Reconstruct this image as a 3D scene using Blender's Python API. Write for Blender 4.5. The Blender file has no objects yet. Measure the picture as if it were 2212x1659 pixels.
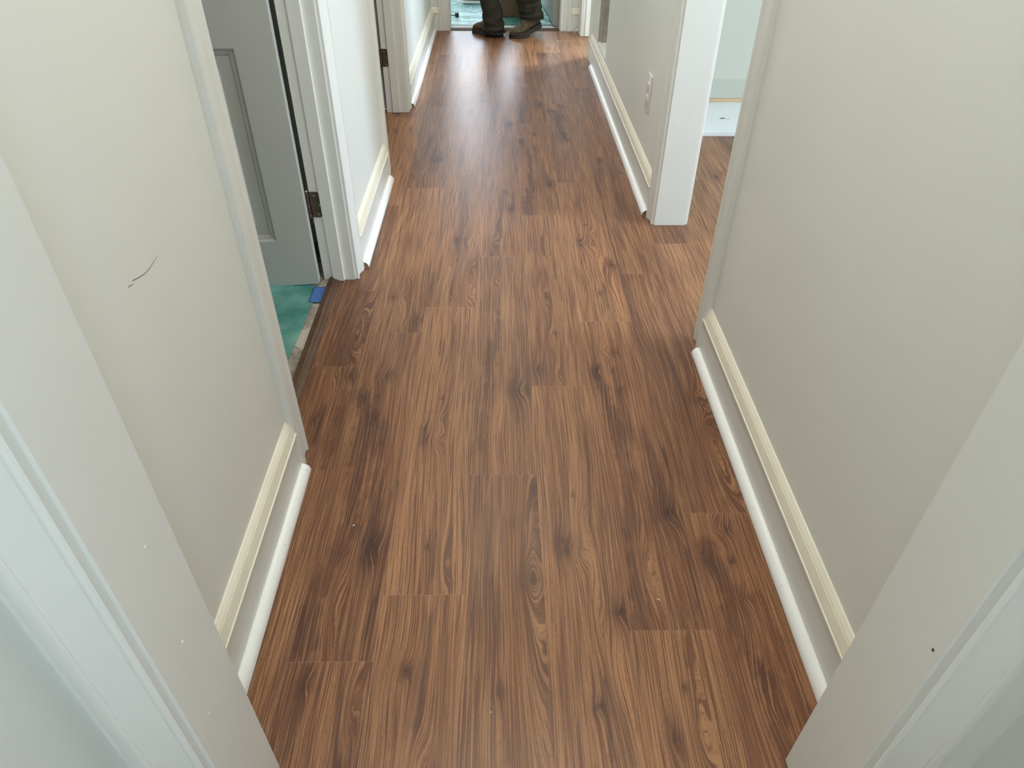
import bpy, bmesh, math, random
import numpy as np
from mathutils import Vector, Matrix
random.seed(7)
sc = bpy.context.scene
C = sc.collection

# ---------------------------------------------------------------- camera, world, lights, exposure
cam = bpy.data.cameras.new('camera'); co = bpy.data.objects.new('camera', cam); C.objects.link(co)
cam.sensor_fit = 'HORIZONTAL'; cam.sensor_width = 36.0
cam.lens = 36.0 * 1520.787 / 2212.0
cam.clip_start = 0.02; cam.clip_end = 60
rt = Vector((0.99984824, -0.0155652, 0.00782436)); up = Vector((0.00366547, 0.62703618, 0.77898151)); fw = Vector((0.01703116, 0.77883461, -0.62699808))
m = Matrix((rt, up, -fw)).transposed().to_4x4(); m.translation = Vector((0, 0, 1.2))
co.matrix_world = m
sc.camera = co
sc.view_settings.view_transform = 'Standard'; sc.view_settings.look = 'None'
sc.view_settings.gamma = 1.0; sc.view_settings.use_curve_mapping = False
sc.view_settings.exposure = 0.70
w = bpy.data.worlds.new('world'); sc.world = w; w.use_nodes = True
w.node_tree.nodes['Background'].inputs[0].default_value = (0.72, 0.85, 1.0, 1)
w.node_tree.nodes['Background'].inputs[1].default_value = 1.5

def area(name, loc, direction, sx, sy, power, col, shape='RECTANGLE', spread=180):
    l = bpy.data.lights.new(name, 'AREA'); l.shape = shape; l.size = sx; l.size_y = sy; l.energy = power; l.color = col
    l.spread = math.radians(spread)
    o = bpy.data.objects.new(name, l); C.objects.link(o)
    o.location = loc; o.rotation_euler = Vector(direction).to_track_quat('-Z', 'Y').to_euler()
    return o
DAY = (0.74, 0.87, 1.0); WARM = (1.0, 0.955, 0.87)
area('daylight_far_room', (-0.35, 8.54, 1.62), (0, -1, 0), 1.3, 1.7, 42, DAY)
area('daylight_side_room', (4.04, 1.60, 1.45), (-1, 0, 0), 1.0, 1.3, 105, (0.64, 0.81, 1.0))
area('daylight_side_room_front', (2.0, 0.86, 1.5), (0, 1, -0.1), 1.3, 1.2, 12, DAY)
area('daylight_far_side_room', (2.64, 6.45, 1.5), (-1, -0.3, 0), 1.0, 1.3, 190, (0.66, 0.82, 1.0))
area('daylight_near_room', (0.65, -1.1, 1.45), (-1, 0, 0), 1.0, 1.2, 18, (0.66, 0.83, 1.0))
area('hall_fill', (0.055, 1.25, 2.405), (0, 0, -1), 0.26, 0.26, 7.5, WARM, 'DISK')  # fill light added at the ceiling to brighten the hall
area('hall_fill_middle', (0.055, 2.85, 2.405), (0, 0, -1), 0.26, 0.26, 7.0, WARM, 'DISK')
area('hall_fill_far', (0.055, 4.45, 2.405), (0, 0, -1), 0.26, 0.26, 5.0, WARM, 'DISK')
area('near_fill', (0.07, -0.7, 2.405), (0, 0, -1), 0.26, 0.26, 1.8, WARM, 'DISK')  # unseen fill added over the camera position

# ---------------------------------------------------------------- materials
def srgb(r, g, b):
    f = lambda c: (c/255)/12.92 if c/255 <= .04045 else (((c/255)+.055)/1.055)**2.4
    return (f(r), f(g), f(b), 1)
def mat(name, col, rough=.5, metal=0, spec=.5, var=.06, vscale=6, bump=0, bscale=200, coat=0, detail=3):
    m = bpy.data.materials.new(name); m.use_nodes = True; nt = m.node_tree; N = nt.nodes; L = nt.links
    b = N['Principled BSDF']; b.inputs['Roughness'].default_value = rough; b.inputs['Metallic'].default_value = metal
    b.inputs['Specular IOR Level'].default_value = spec; b.inputs['Coat Weight'].default_value = coat
    tc = N.new('ShaderNodeTexCoord')
    n = N.new('ShaderNodeTexNoise'); n.inputs['Scale'].default_value = vscale; n.inputs['Detail'].default_value = detail
    L.new(tc.outputs['Object'], n.inputs['Vector'])
    mr = N.new('ShaderNodeMapRange'); mr.inputs['From Min'].default_value = .25; mr.inputs['From Max'].default_value = .75
    mr.inputs['To Min'].default_value = 1-var; mr.inputs['To Max'].default_value = 1+var
    L.new(n.outputs['Fac'], mr.inputs['Value'])
    mx = N.new('ShaderNodeVectorMath'); mx.operation = 'SCALE'; mx.inputs[0].default_value = col[:3]
    L.new(mr.outputs[0], mx.inputs['Scale']); L.new(mx.outputs[0], b.inputs['Base Color'])
    if bump:
        n2 = N.new('ShaderNodeTexNoise'); n2.inputs['Scale'].default_value = bscale; n2.inputs['Detail'].default_value = 2
        L.new(tc.outputs['Object'], n2.inputs['Vector'])
        bp = N.new('ShaderNodeBump'); bp.inputs['Strength'].default_value = bump; bp.inputs['Distance'].default_value = .002
        L.new(n2.outputs['Fac'], bp.inputs['Height']); L.new(bp.outputs[0], b.inputs['Normal'])
    return m
M = {}
M['wall'] = mat('wall_paint', (.77, .778, .722), .42, var=.02, vscale=2.5, bump=.04, bscale=350)
M['trim'] = mat('trim_paint', (.76, .755, .705), .32, var=.015, bump=.03, bscale=120)
M['cap'] = mat('cap_paint', (.85, .805, .67), .35, var=.03, vscale=9, bump=.05, bscale=160)
M['shoe'] = mat('shoe_moulding_paint', (.86, .86, .84), .3, var=.01)
M['rawwood'] = mat('raw_wood', (.32, .2, .11), .8, var=.25, vscale=60)
M['rawmdf'] = mat('raw_wood_end', (.24, .15, .085), .85, var=.2, vscale=80)
M['ceil'] = mat('ceiling_paint', (.78, .77, .73), .8, var=.01)
M['roomwall'] = mat('room_paint', (.50, .49, .41), .6, var=.02, vscale=2)
M['roomlow'] = mat('room_paint_lower', (.455, .445, .375), .7, var=.04, vscale=3)
M['door'] = mat('door_paint', (.46, .455, .405), .45, var=.015, bump=.06, bscale=220)
M['bronze'] = mat('bronze_metal', (.16, .12, .09), .38, metal=.85, var=.2, vscale=70, bump=.05)
M['pin'] = mat('pin_metal', (.5, .45, .4), .3, metal=.9)
M['plate'] = mat('outlet_plastic', (.76, .73, .71), .22, var=.01)
M['slot'] = mat('slot_dark', (.05, .045, .04), .6)
M['socket'] = mat('socket_grey', (.30, .27, .26), .5)  # slot colour lightened to stand in for glare on the outlet
M['tape'] = mat('blue_tape', (.07, .17, .46), .6, var=.15, vscale=40, bump=.2, bscale=150)
M['white'] = mat('white_board', (.70, .69, .66), .6, var=.03, vscale=14)
M['whitespeck'] = mat('speck', (.7, .66, .6), .7)
M['card'] = mat('cardboard', (.12, .072, .038), .85, var=.15, vscale=12, bump=.15, bscale=60)
M['bluebin'] = mat('blue_plastic', (.10, .22, .68), .4, var=.05)
M['navy'] = mat('navy_plastic', (.01, .015, .05), .4)
M['paper'] = mat('paper', (.62, .60, .56), .8, var=.06)
M['black'] = mat('black_rubber', (.012, .012, .014), .5)
M['greymetal'] = mat('grey_metal', (.14, .15, .13), .4, metal=.4)
M['lampw'] = mat('lamp_white', (.85, .85, .82), .4)
M['trouser'] = mat('work_trouser_cloth', (.030, .027, .020), .95, spec=.2, var=.35, vscale=25, bump=.6, bscale=90, detail=6)
M['shirt'] = mat('shirt_cloth', (.055, .06, .07), .95, spec=.2, var=.2, vscale=15, bump=.4, bscale=90)
M['skin'] = mat('skin', (.52, .31, .22), .5, var=.08, vscale=15)
M['hair'] = mat('hair', (.03, .02, .014), .6, var=.4, vscale=90, bump=.6)
M['boot'] = mat('boot_suede', (.095, .070, .043), .85, spec=.3, var=.55, vscale=60, bump=.8, bscale=120, detail=6)
M['sole'] = mat('boot_sole', (.030, .022, .015), .8, var=.5, vscale=90, bump=.8, bscale=90)
M['lace'] = mat('boot_lace', (.28, .21, .11), .8)
M['eye'] = mat('eye_white', (.75, .72, .68), .3)
M['lip'] = mat('lip', (.38, .16, .13), .5)
def glow(name, col, s):
    m = bpy.data.materials.new(name); m.use_nodes = True; N = m.node_tree.nodes; b = N['Principled BSDF']
    b.inputs['Base Color'].default_value = (.8, .8, .8, 1); b.inputs['Emission Color'].default_value = col; b.inputs['Emission Strength'].default_value = s
    return m
M['diffuser'] = glow('fill_diffuser', (1, .93, .8, 1), 4)  # glowing face of the added fill lamps
def pane_mat():
    m = bpy.data.materials.new('window_glass'); m.use_nodes = True; N = m.node_tree.nodes; L = m.node_tree.links
    N.clear(); o = N.new('ShaderNodeOutputMaterial'); t = N.new('ShaderNodeBsdfTransparent'); g = N.new('ShaderNodeBsdfGlossy'); g.inputs['Roughness'].default_value = .02
    mx = N.new('ShaderNodeMixShader'); mx.inputs[0].default_value = .06
    L.new(t.outputs[0], mx.inputs[1]); L.new(g.outputs[0], mx.inputs[2]); L.new(mx.outputs[0], o.inputs[0]); return m
M['glass'] = pane_mat()
def film_mat():
    m = bpy.data.materials.new('teal_film'); m.use_nodes = True; N = m.node_tree.nodes; L = m.node_tree.links
    b = N['Principled BSDF']; o = N['Material Output']
    b.inputs['Roughness'].default_value = .16; b.inputs['Specular IOR Level'].default_value = .8
    tc = N.new('ShaderNodeTexCoord'); n = N.new('ShaderNodeTexNoise'); n.inputs['Scale'].default_value = 9; n.inputs['Detail'].default_value = 6
    L.new(tc.outputs['Object'], n.inputs['Vector'])
    r = N.new('ShaderNodeValToRGB'); r.color_ramp.elements[0].position = .3; r.color_ramp.elements[1].position = .75
    r.color_ramp.elements[0].color = (.04, .26, .22, 1); r.color_ramp.elements[1].color = (.28, .56, .48, 1)
    L.new(n.outputs['Fac'], r.inputs[0]); L.new(r.outputs[0], b.inputs['Base Color'])
    mp = N.new('ShaderNodeMapping'); mp.inputs['Scale'].default_value = (1, 2.6, 1); L.new(tc.outputs['Object'], mp.inputs['Vector'])
    n2 = N.new('ShaderNodeTexNoise'); n2.inputs['Scale'].default_value = 26; n2.inputs['Detail'].default_value = 5; n2.inputs['Distortion'].default_value = 1.2
    L.new(mp.outputs[0], n2.inputs['Vector'])
    bp = N.new('ShaderNodeBump'); bp.inputs['Strength'].default_value = .55; bp.inputs['Distance'].default_value = .01
    L.new(n2.outputs['Fac'], bp.inputs['Height']); L.new(bp.outputs[0], b.inputs['Normal'])
    t = N.new('ShaderNodeBsdfTransparent'); t.inputs[0].default_value = (.55, .9, .82, 1)
    mx = N.new('ShaderNodeMixShader'); mx.inputs[0].default_value = .68
    L.new(t.outputs[0], mx.inputs[1]); L.new(b.outputs[0], mx.inputs[2]); L.new(mx.outputs[0], o.inputs[0]); return m
M['film'] = film_mat()
def stone_mat():
    m = bpy.data.materials.new('stone_vinyl'); m.use_nodes = True; N = m.node_tree.nodes; L = m.node_tree.links
    b = N['Principled BSDF']; b.inputs['Roughness'].default_value = .5
    tc = N.new('ShaderNodeTexCoord')
    v = N.new('ShaderNodeTexVoronoi'); v.inputs['Scale'].default_value = 6; L.new(tc.outputs['Object'], v.inputs['Vector'])
    ve = N.new('ShaderNodeTexVoronoi'); ve.feature = 'DISTANCE_TO_EDGE'; ve.inputs['Scale'].default_value = 6; L.new(tc.outputs['Object'], ve.inputs['Vector'])
    n = N.new('ShaderNodeTexNoise'); n.inputs['Scale'].default_value = 45; n.inputs['Detail'].default_value = 8; n.inputs['Roughness'].default_value = .7; L.new(tc.outputs['Object'], n.inputs['Vector'])
    sp = N.new('ShaderNodeSeparateColor'); L.new(v.outputs['Color'], sp.inputs[0])
    a = N.new('ShaderNodeMath'); a.operation = 'MULTIPLY_ADD'; a.inputs[1].default_value = .75; L.new(sp.outputs[0], a.inputs[0])
    q = N.new('ShaderNodeMath'); q.operation = 'MULTIPLY'; q.inputs[1].default_value = 1.1; L.new(n.outputs['Fac'], q.inputs[0]); L.new(q.outputs[0], a.inputs[2])
    r = N.new('ShaderNodeValToRGB'); r.color_ramp.elements[0].position = .45; r.color_ramp.elements[1].position = 1.15
    r.color_ramp.elements[0].color = (.07, .058, .042, 1); r.color_ramp.elements[1].color = (.55, .48, .40, 1)
    L.new(a.outputs[0], r.inputs[0])
    mx = N.new('ShaderNodeMix'); mx.data_type = 'RGBA'; mx.inputs['B'].default_value = (.36, .32, .27, 1)
    e = N.new('ShaderNodeMapRange'); e.inputs['From Max'].default_value = .025; e.inputs['To Min'].default_value = 1; e.inputs['To Max'].default_value = 0
    L.new(ve.outputs['Distance'], e.inputs['Value']); L.new(e.outputs[0], mx.inputs['Factor']); L.new(r.outputs[0], mx.inputs['A'])
    L.new(mx.outputs['Result'], b.inputs['Base Color']); return m
M['stone'] = stone_mat()

def plank_mat(name, darker=1.0, rough=.36):
    m = bpy.data.materials.new(name); m.use_nodes = True; N = m.node_tree.nodes; L = m.node_tree.links
    b = N['Principled BSDF']
    def at(n):
        a = N.new('ShaderNodeAttribute'); a.attribute_name = n; return a.outputs['Fac']
    def math_(op, a, bb=None, cc=None, clamp=False):
        x = N.new('ShaderNodeMath'); x.operation = op; x.use_clamp = clamp
        for i, v in enumerate((a, bb, cc)):
            if v is None: continue
            if hasattr(v, 'links'): L.new(v, x.inputs[i])
            else: x.inputs[i].default_value = v
        return x.outputs[0]
    def noise(fx, fy, off=0, det=2, rough_=.5, dist=0):
        c = N.new('ShaderNodeCombineXYZ')
        L.new(math_('MULTIPLY', gw, fx), c.inputs[0]); L.new(math_('MULTIPLY', pv, fy), c.inputs[1]); L.new(math_('ADD', seed, off), c.inputs[2])
        n = N.new('ShaderNodeTexNoise'); n.inputs['Scale'].default_value = 1; n.inputs['Detail'].default_value = det
        n.inputs['Roughness'].default_value = rough_; n.inputs['Distortion'].default_value = dist
        L.new(c.outputs[0], n.inputs['Vector']); return n.outputs['Fac']
    def mrange(v, a, bb, c=0, d=1, smooth=True):
        x = N.new('ShaderNodeMapRange'); x.interpolation_type = 'SMOOTHSTEP' if smooth else 'LINEAR'
        L.new(v, x.inputs['Value']); x.inputs['From Min'].default_value = a; x.inputs['From Max'].default_value = bb
        x.inputs['To Min'].default_value = c; x.inputs['To Max'].default_value = d; return x.outputs['Result']
    def mix(f, a, bb, mode='MIX'):
        x = N.new('ShaderNodeMix'); x.data_type = 'RGBA'; x.blend_type = mode
        for k, v in (('Factor', f), ('A', a), ('B', bb)):
            if hasattr(v, 'links'): L.new(v, x.inputs[k])
            else: x.inputs[k].default_value = v
        return x.outputs['Result']
    gw, pv, pu, seed, tone, knot = at('gw'), at('pv'), at('pu'), at('seed'), at('tone'), at('knot')
    broad = noise(60, 1.6, 3.1, 3, .55)
    fine = noise(520, 5.5, 11.7, 3, .55, .2)
    line = noise(230, 2.2, 27.3, 2, .6, .1)
    pores = noise(1500, 90, 41.9, 1)
    mott = noise(900, 260, 55.5, 2)
    # tone 0 light .. 1 dark
    t = math_('ADD', tone, math_('MULTIPLY', math_('SUBTRACT', broad, .5), .65))
    t = math_('ADD', t, math_('MULTIPLY', math_('SUBTRACT', mott, .5), .30), clamp=True)
    r = N.new('ShaderNodeValToRGB'); cr = r.color_ramp
    d = darker
    stops = [(0.0, (.385, .192, .092)), (.30, (.272, .131, .064)), (.6, (.150, .067, .036)), (1.0, (.056, .026, .018))]
    cr.elements[0].position = 0; cr.elements[0].color = (*[c*d for c in stops[0][1]], 1)
    cr.elements[1].position = 1; cr.elements[1].color = (*[c*d for c in stops[3][1]], 1)
    for p, c in stops[1:3]:
        e = cr.elements.new(p); e.color = (*[k*d for k in c], 1)
    L.new(t, r.inputs[0])
    col = r.outputs[0]
    # large reddish / greyish drift along the board
    drift = noise(14, 1.1, 77.0, 2)
    col = mix(mrange(drift, .35, .65, 0, .35), col, (1.0, .80, .74, 1), 'MULTIPLY')
    # annual-ring lines and pores
    lf = math_('MULTIPLY', mrange(line, .49, .37), .5)
    col = mix(lf, col, (.085*d, .034*d, .021*d, 1))
    ff = math_('MULTIPLY', mrange(fine, .50, .41), .72)
    col = mix(ff, col, (.105*d, .043*d, .025*d, 1))
    hf = math_('MULTIPLY', mrange(fine, .53, .62), .42)
    col = mix(hf, col, (.48*d, .255*d, .122*d, 1))
    pf = math_('MULTIPLY', mrange(pores, .40, .30), .55)
    col = mix(pf, col, (.09*d, .045*d, .03*d, 1))
    col = mix(math_('MULTIPLY', knot, .92), col, (.030*d, .018*d, .016*d, 1))
    # board edges: a hair-line pale joint
    e1 = math_('MINIMUM', pu, math_('SUBTRACT', .159, pu))
    e2 = math_('MINIMUM', pv, math_('SUBTRACT', 1.0515, pv))
    ed = math_('MINIMUM', e1, e2)
    sf = mrange(ed, .0011, .0004, 0, .22)
    brk = noise(3, 30, 93.0, 1)
    sf = math_('MULTIPLY', sf, mrange(brk, .35, .6, .35, 1))
    col = mix(sf, col, (.44*d, .31*d, .21*d, 1))
    L.new(col, b.inputs['Base Color'])
    rr = math_('MULTIPLY_ADD', fine, .14, rough-.07)
    L.new(rr, b.inputs['Roughness'])
    b.inputs['Specular IOR Level'].default_value = .30
    h = math_('ADD', math_('MULTIPLY', fine, 1.0), math_('MULTIPLY', pores, .6))
    h = math_('ADD', h, mrange(ed, 0, .0014, -1.6, 0))
    bp = N.new('ShaderNodeBump'); bp.inputs['Strength'].default_value = .22; bp.inputs['Distance'].default_value = .0006
    L.new(h, bp.inputs['Height']); L.new(bp.outputs[0], b.inputs['Normal'])
    return m
M['plank'] = plank_mat('oak_look_planks')
M['plank_dark'] = plank_mat('threshold_wood', .42, .42)

# ---------------------------------------------------------------- helpers
def setp(o, label=None, cat=None, group=None, kind=None):
    if label: o['label'] = label
    if cat: o['category'] = cat
    if group: o['group'] = group
    if kind: o['kind'] = kind
    return o
def empty(name, loc=(0, 0, 0), rz=0, **k):
    o = bpy.data.objects.new(name, None); C.objects.link(o); o.location = loc; o.rotation_euler = (0, 0, rz); o.empty_display_size = .05
    return setp(o, **k)
class MB:
    def __init__(s): s.v = []; s.f = []; s.mi = []
    def add(s, vs, fs, mi=0):
        n = len(s.v); s.v += [tuple(p) for p in vs]; s.f += [tuple(n+i for i in f) for f in fs]; s.mi += [mi]*len(fs); return s
    def box(s, x0, x1, y0, y1, z0, z1, mi=0):
        return s.add([(x0, y0, z0), (x1, y0, z0), (x1, y1, z0), (x0, y1, z0), (x0, y0, z1), (x1, y0, z1), (x1, y1, z1), (x0, y1, z1)],
                     [(0, 3, 2, 1), (4, 5, 6, 7), (0, 1, 5, 4), (1, 2, 6, 5), (2, 3, 7, 6), (3, 0, 4, 7)], mi)
    def prism(s, pts, fn, a, b, mi=0, mcap=None):
        # pts: closed 2D outline; fn(p, q, t) -> xyz; extruded t from a to b
        n = len(pts); vs = [fn(p, q, a) for p, q in pts] + [fn(p, q, b) for p, q in pts]
        s.add(vs, [(i, (i+1) % n, n+(i+1) % n, n+i) for i in range(n)], mi)
        s.add([fn(p, q, a) for p, q in pts], [tuple(range(n))[::-1]], mi if mcap is None else mcap)
        s.add([fn(p, q, b) for p, q in pts], [tuple(range(n))], mi if mcap is None else mcap); return s
    def tube(s, path, rad, seg=10, mi=0, cap=True):
        path = [Vector(p) for p in path]; n = len(path); rad = rad if hasattr(rad, '__len__') else [rad]*n; vs = []
        prev = None
        for i, p in enumerate(path):
            d = (path[min(i+1, n-1)]-path[max(i-1, 0)]).normalized()
            a = prev if prev is not None else (Vector((0, 0, 1)) if abs(d.z) < .9 else Vector((1, 0, 0)))
            x = (a-d*a.dot(d)).normalized(); y = d.cross(x); prev = x
            for k in range(seg):
                t = 2*math.pi*k/seg; vs.append(p+(x*math.cos(t)+y*math.sin(t))*rad[i])
        fs = [(i*seg+k, i*seg+(k+1) % seg, (i+1)*seg+(k+1) % seg, (i+1)*seg+k) for i in range(n-1) for k in range(seg)]
        if cap: fs += [tuple(range(seg))[::-1], tuple((n-1)*seg+k for k in range(seg))]
        return s.add(vs, fs, mi)
    def build(s, name, mats, parent=None, smooth=False, bevel=0, angle=35, local=None, **k):
        me = bpy.data.meshes.new(name); vs = s.v
        if local is not None: vs = [tuple(Vector(p)-Vector(local)) for p in vs]
        me.from_pydata(vs, [], s.f); me.validate()
        for mt in (mats if isinstance(mats, (list, tuple)) else [mats]): me.materials.append(mt)
        if len(me.polygons) == len(s.mi): me.polygons.foreach_set('material_index', s.mi)
        bm = bmesh.new(); bm.from_mesh(me)
        bmesh.ops.remove_doubles(bm, verts=bm.verts, dist=1e-5)
        bmesh.ops.recalc_face_normals(bm, faces=bm.faces)
        if bevel:
            es = [e for e in bm.edges if len(e.link_faces) == 2 and e.calc_face_angle(0) > math.radians(30)]
            bmesh.ops.bevel(bm, geom=es, offset=bevel, segments=2, affect='EDGES', profile=.5, clamp_overlap=True)
        if smooth:
            for f in bm.faces: f.smooth = True
            for e in bm.edges: e.smooth = not (len(e.link_faces) == 2 and e.calc_face_angle(0) > math.radians(angle))
        bm.to_mesh(me); bm.free()
        o = bpy.data.objects.new(name, me); C.objects.link(o)
        if local is not None: o.location = local
        if parent: o.parent = parent
        return setp(o, **k)
def structure(mb, name, mats, label, cat, parent=None, **k):
    return mb.build(name, mats, parent, label=label, cat=cat, kind='structure', **k)

# ---------------------------------------------------------------- plank floor
FEAT={
'A1':[('k',118,255,13,1),('k',83,842,9,0.8),('k',23,751,8,0.8),('k',72,760,4,0.8),('k',74,664,6,0.7),('e',58,846,9,25,18),('e',65,116,12,80,22),('s',[(42,710),(39,587),(53,447),(61,363),(53,261),(38,191),(27,127),(26,28)],24,0.8),('s',[(101,620),(105,418),(120,237)],22,0.55),('s',[(154,445),(151,403)],3,0.8),('s',[(143,130),(139,90),(137,46)],3.5,0.9),('s',[(21,767),(59,673),(85,587)],20,0.5)],
'A0':[('k',47,1011,7,0.8),('k',129,872,3,0.8),('e',131,984,10,60,20),('s',[(42,1037),(38,961),(37,891)],7,0.6),('s',[(154,1041),(152,968),(155,875)],14,0.6),('s',[(105,1037),(112,968),(121,876)],5,0.5)],
'B1':[('k',42,488,6,0.8),('k',48,446,7,0.7),('e',81,441,9,22,20),('e',82,523,10,30,16),('k',80,121,4,0.9),('k',80,606,3,0.8),('e',116,78,9,60,18),('e',95,981,8,40,14),('s',[(59,869),(60,802)],3.5,0.8),('s',[(94,156),(94,44)],3,0.7),('s',[(132,956),(129,726)],3,0.5),('s',[(48,532),(52,381)],10,0.4)],
'B0':[('k',61,893,6,0.9),('s',[(97,999),(98,931),(88,843),(85,794)],7,0.75),('s',[(96,895),(93,794)],4,0.5),('e',91,727,14,50,24),('e',42,861,30,60,10)],
'C1':[('k',123,312,13,1),('k',-13,738,5,0.6),('e',56,880,8,26,18),('e',67,1004,8,20,10),('s',[(74,659),(54,491),(37,264),(27,106)],16,0.6),('s',[(112,403),(118,209)],20,0.35),('e',59,106,14,90,20)],
'C0':[('k',136,762,15,0.45),('k',101,906,8,0.4),('e',130,831,24,330,62),('s',[(148,1030),(152,919),(154,819)],9,0.6),('s',[(55,763),(63,658),(71,538),(86,412)],5,0.7),('k',71,526,5,0.8),('s',[(161,762),(162,609)],8,0.3)],
'D0':[('k',47,531,9,0.7),('k',51,495,9,0.6),('e',81,491,10,30,22),('e',91,575,12,50,22),('k',80,656,3,0.8),('k',143,351,9,1),('e',98,346,10,70,18),('k',83,167,6,0.9),('s',[(99,215),(98,165),(96,80)],5,0.85),('e',121,232,12,60,12),('s',[(133,387),(144,306)],12,0.4)],
'D1':[('e',57,463,9,60,22),('e',64,774,7,90,16),('e',64,207,7,50,14),('k',18,74,8,0.8),('e',74,49,9,30,16),('s',[(106,707),(102,580)],3,0.7),('k',81,250,4,0.8),('s',[(29,707),(25,521)],3,0.5)],
'E1':[('k',126,289,13,1),('k',22,801,8,0.8),('k',72,809,4,0.8),('k',77,715,6,0.7),('k',84,889,6,0.8),('e',55,903,9,30,20),('e',53,139,12,80,22),('s',[(24,786),(36,686),(50,559),(55,430),(47,328),(42,223),(31,117),(32,12)],22,0.75),('s',[(108,542),(109,445),(121,327)],20,0.45),('s',[(155,492),(155,444)],3.5,0.9),('s',[(148,185),(146,105),(141,51)],4,0.85)],
'E0':[('k',82,941,4,0.9),('e',93,853,12,60,24),('e',99,1006,9,70,14),('k',45,846,7,0.6),('s',[(98,1035),(94,979)],3,0.8),('s',[(40,885),(58,823)],8,0.35)],
'F1':[('e',117,179,20,170,60),('k',121,393,10,0.6),('s',[(78,605),(85,378),(75,220)],6,0.5),('s',[(145,322),(130,38)],26,0.45),('k',207,698,6,0.4)],
'F0':[('k',87,1008,8,0.9),('k',26,922,9,0.8),('k',77,925,4,0.9),('k',79,836,8,0.8),('e',61,1012,9,30,20),('e',51,626,14,90,24),('s',[(34,938),(49,879),(54,793),(55,715),(64,643),(69,554),(70,509)],24,0.85),('s',[(109,824),(111,714),(116,601)],18,0.4)],
'A2':[('k',140,65,8,0.9),('k',51,199,8,0.7),('e',79,196,10,30,22),('e',84,315,10,40,16),('e',99,52,7,20,12),('s',[(108,144),(134,15)],14,0.4)],
'L0':[('k',140,1011,9,0.9),('e',94,1034,10,40,18),('s',[(92,876),(93,754)],5,0.8),('k',76,828,5,0.8),('s',[(137,933),(131,674)],10,0.4)],
'B2':[('e',113,442,10,30,20),('k',79,453,9,0.9),('e',125,178,16,160,40),('s',[(74,442),(77,61)],14,0.45)],
'C2':[('k',125,392,9,0.9),('e',55,96,9,40,18),('e',63,243,8,40,14),('s',[(95,535),(67,132),(43,-6)],16,0.5)],
}

PW, PL = .159, 1.0515
COL = {'L': -.5505, 'A': -.3915, 'B': -.2325, 'C': -.0735, 'D': .0855, 'E': .2445, 'F': .4035}
JOINT = {'L': .52, 'A': .686, 'B': .826, 'C': .10, 'D': .43, 'E': .743, 'F': 1.031}
def vnoise(x, y, seed):
    # smooth 2-D value noise, -1..1
    xi = np.floor(x).astype(np.int64); yi = np.floor(y).astype(np.int64); fx = x-xi; fy = y-yi
    def h(a, b_):
        n = (a*374761393 + b_*668265263 + int(seed)*1442695041) & 0x7fffffff
        n = ((n ^ (n >> 13))*1274126177) & 0x7fffffff
        return ((n ^ (n >> 16)) & 0xffff)/32767.5-1
    u = fx*fx*(3-2*fx); v = fy*fy*(3-2*fy)
    return (h(xi, yi)*(1-u)+h(xi+1, yi)*u)*(1-v)+(h(xi, yi+1)*(1-u)+h(xi+1, yi+1)*u)*v
BASE_TONE = {'A1': .34, 'A0': .42, 'B1': .14, 'B0': .12, 'C1': .30, 'C0': .28, 'D0': .16, 'D1': .20, 'E1': .30, 'E0': .14, 'F1': .42, 'F0': .34, 'A2': .18, 'L0': .34, 'B2': .32, 'C2': .28}
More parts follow.
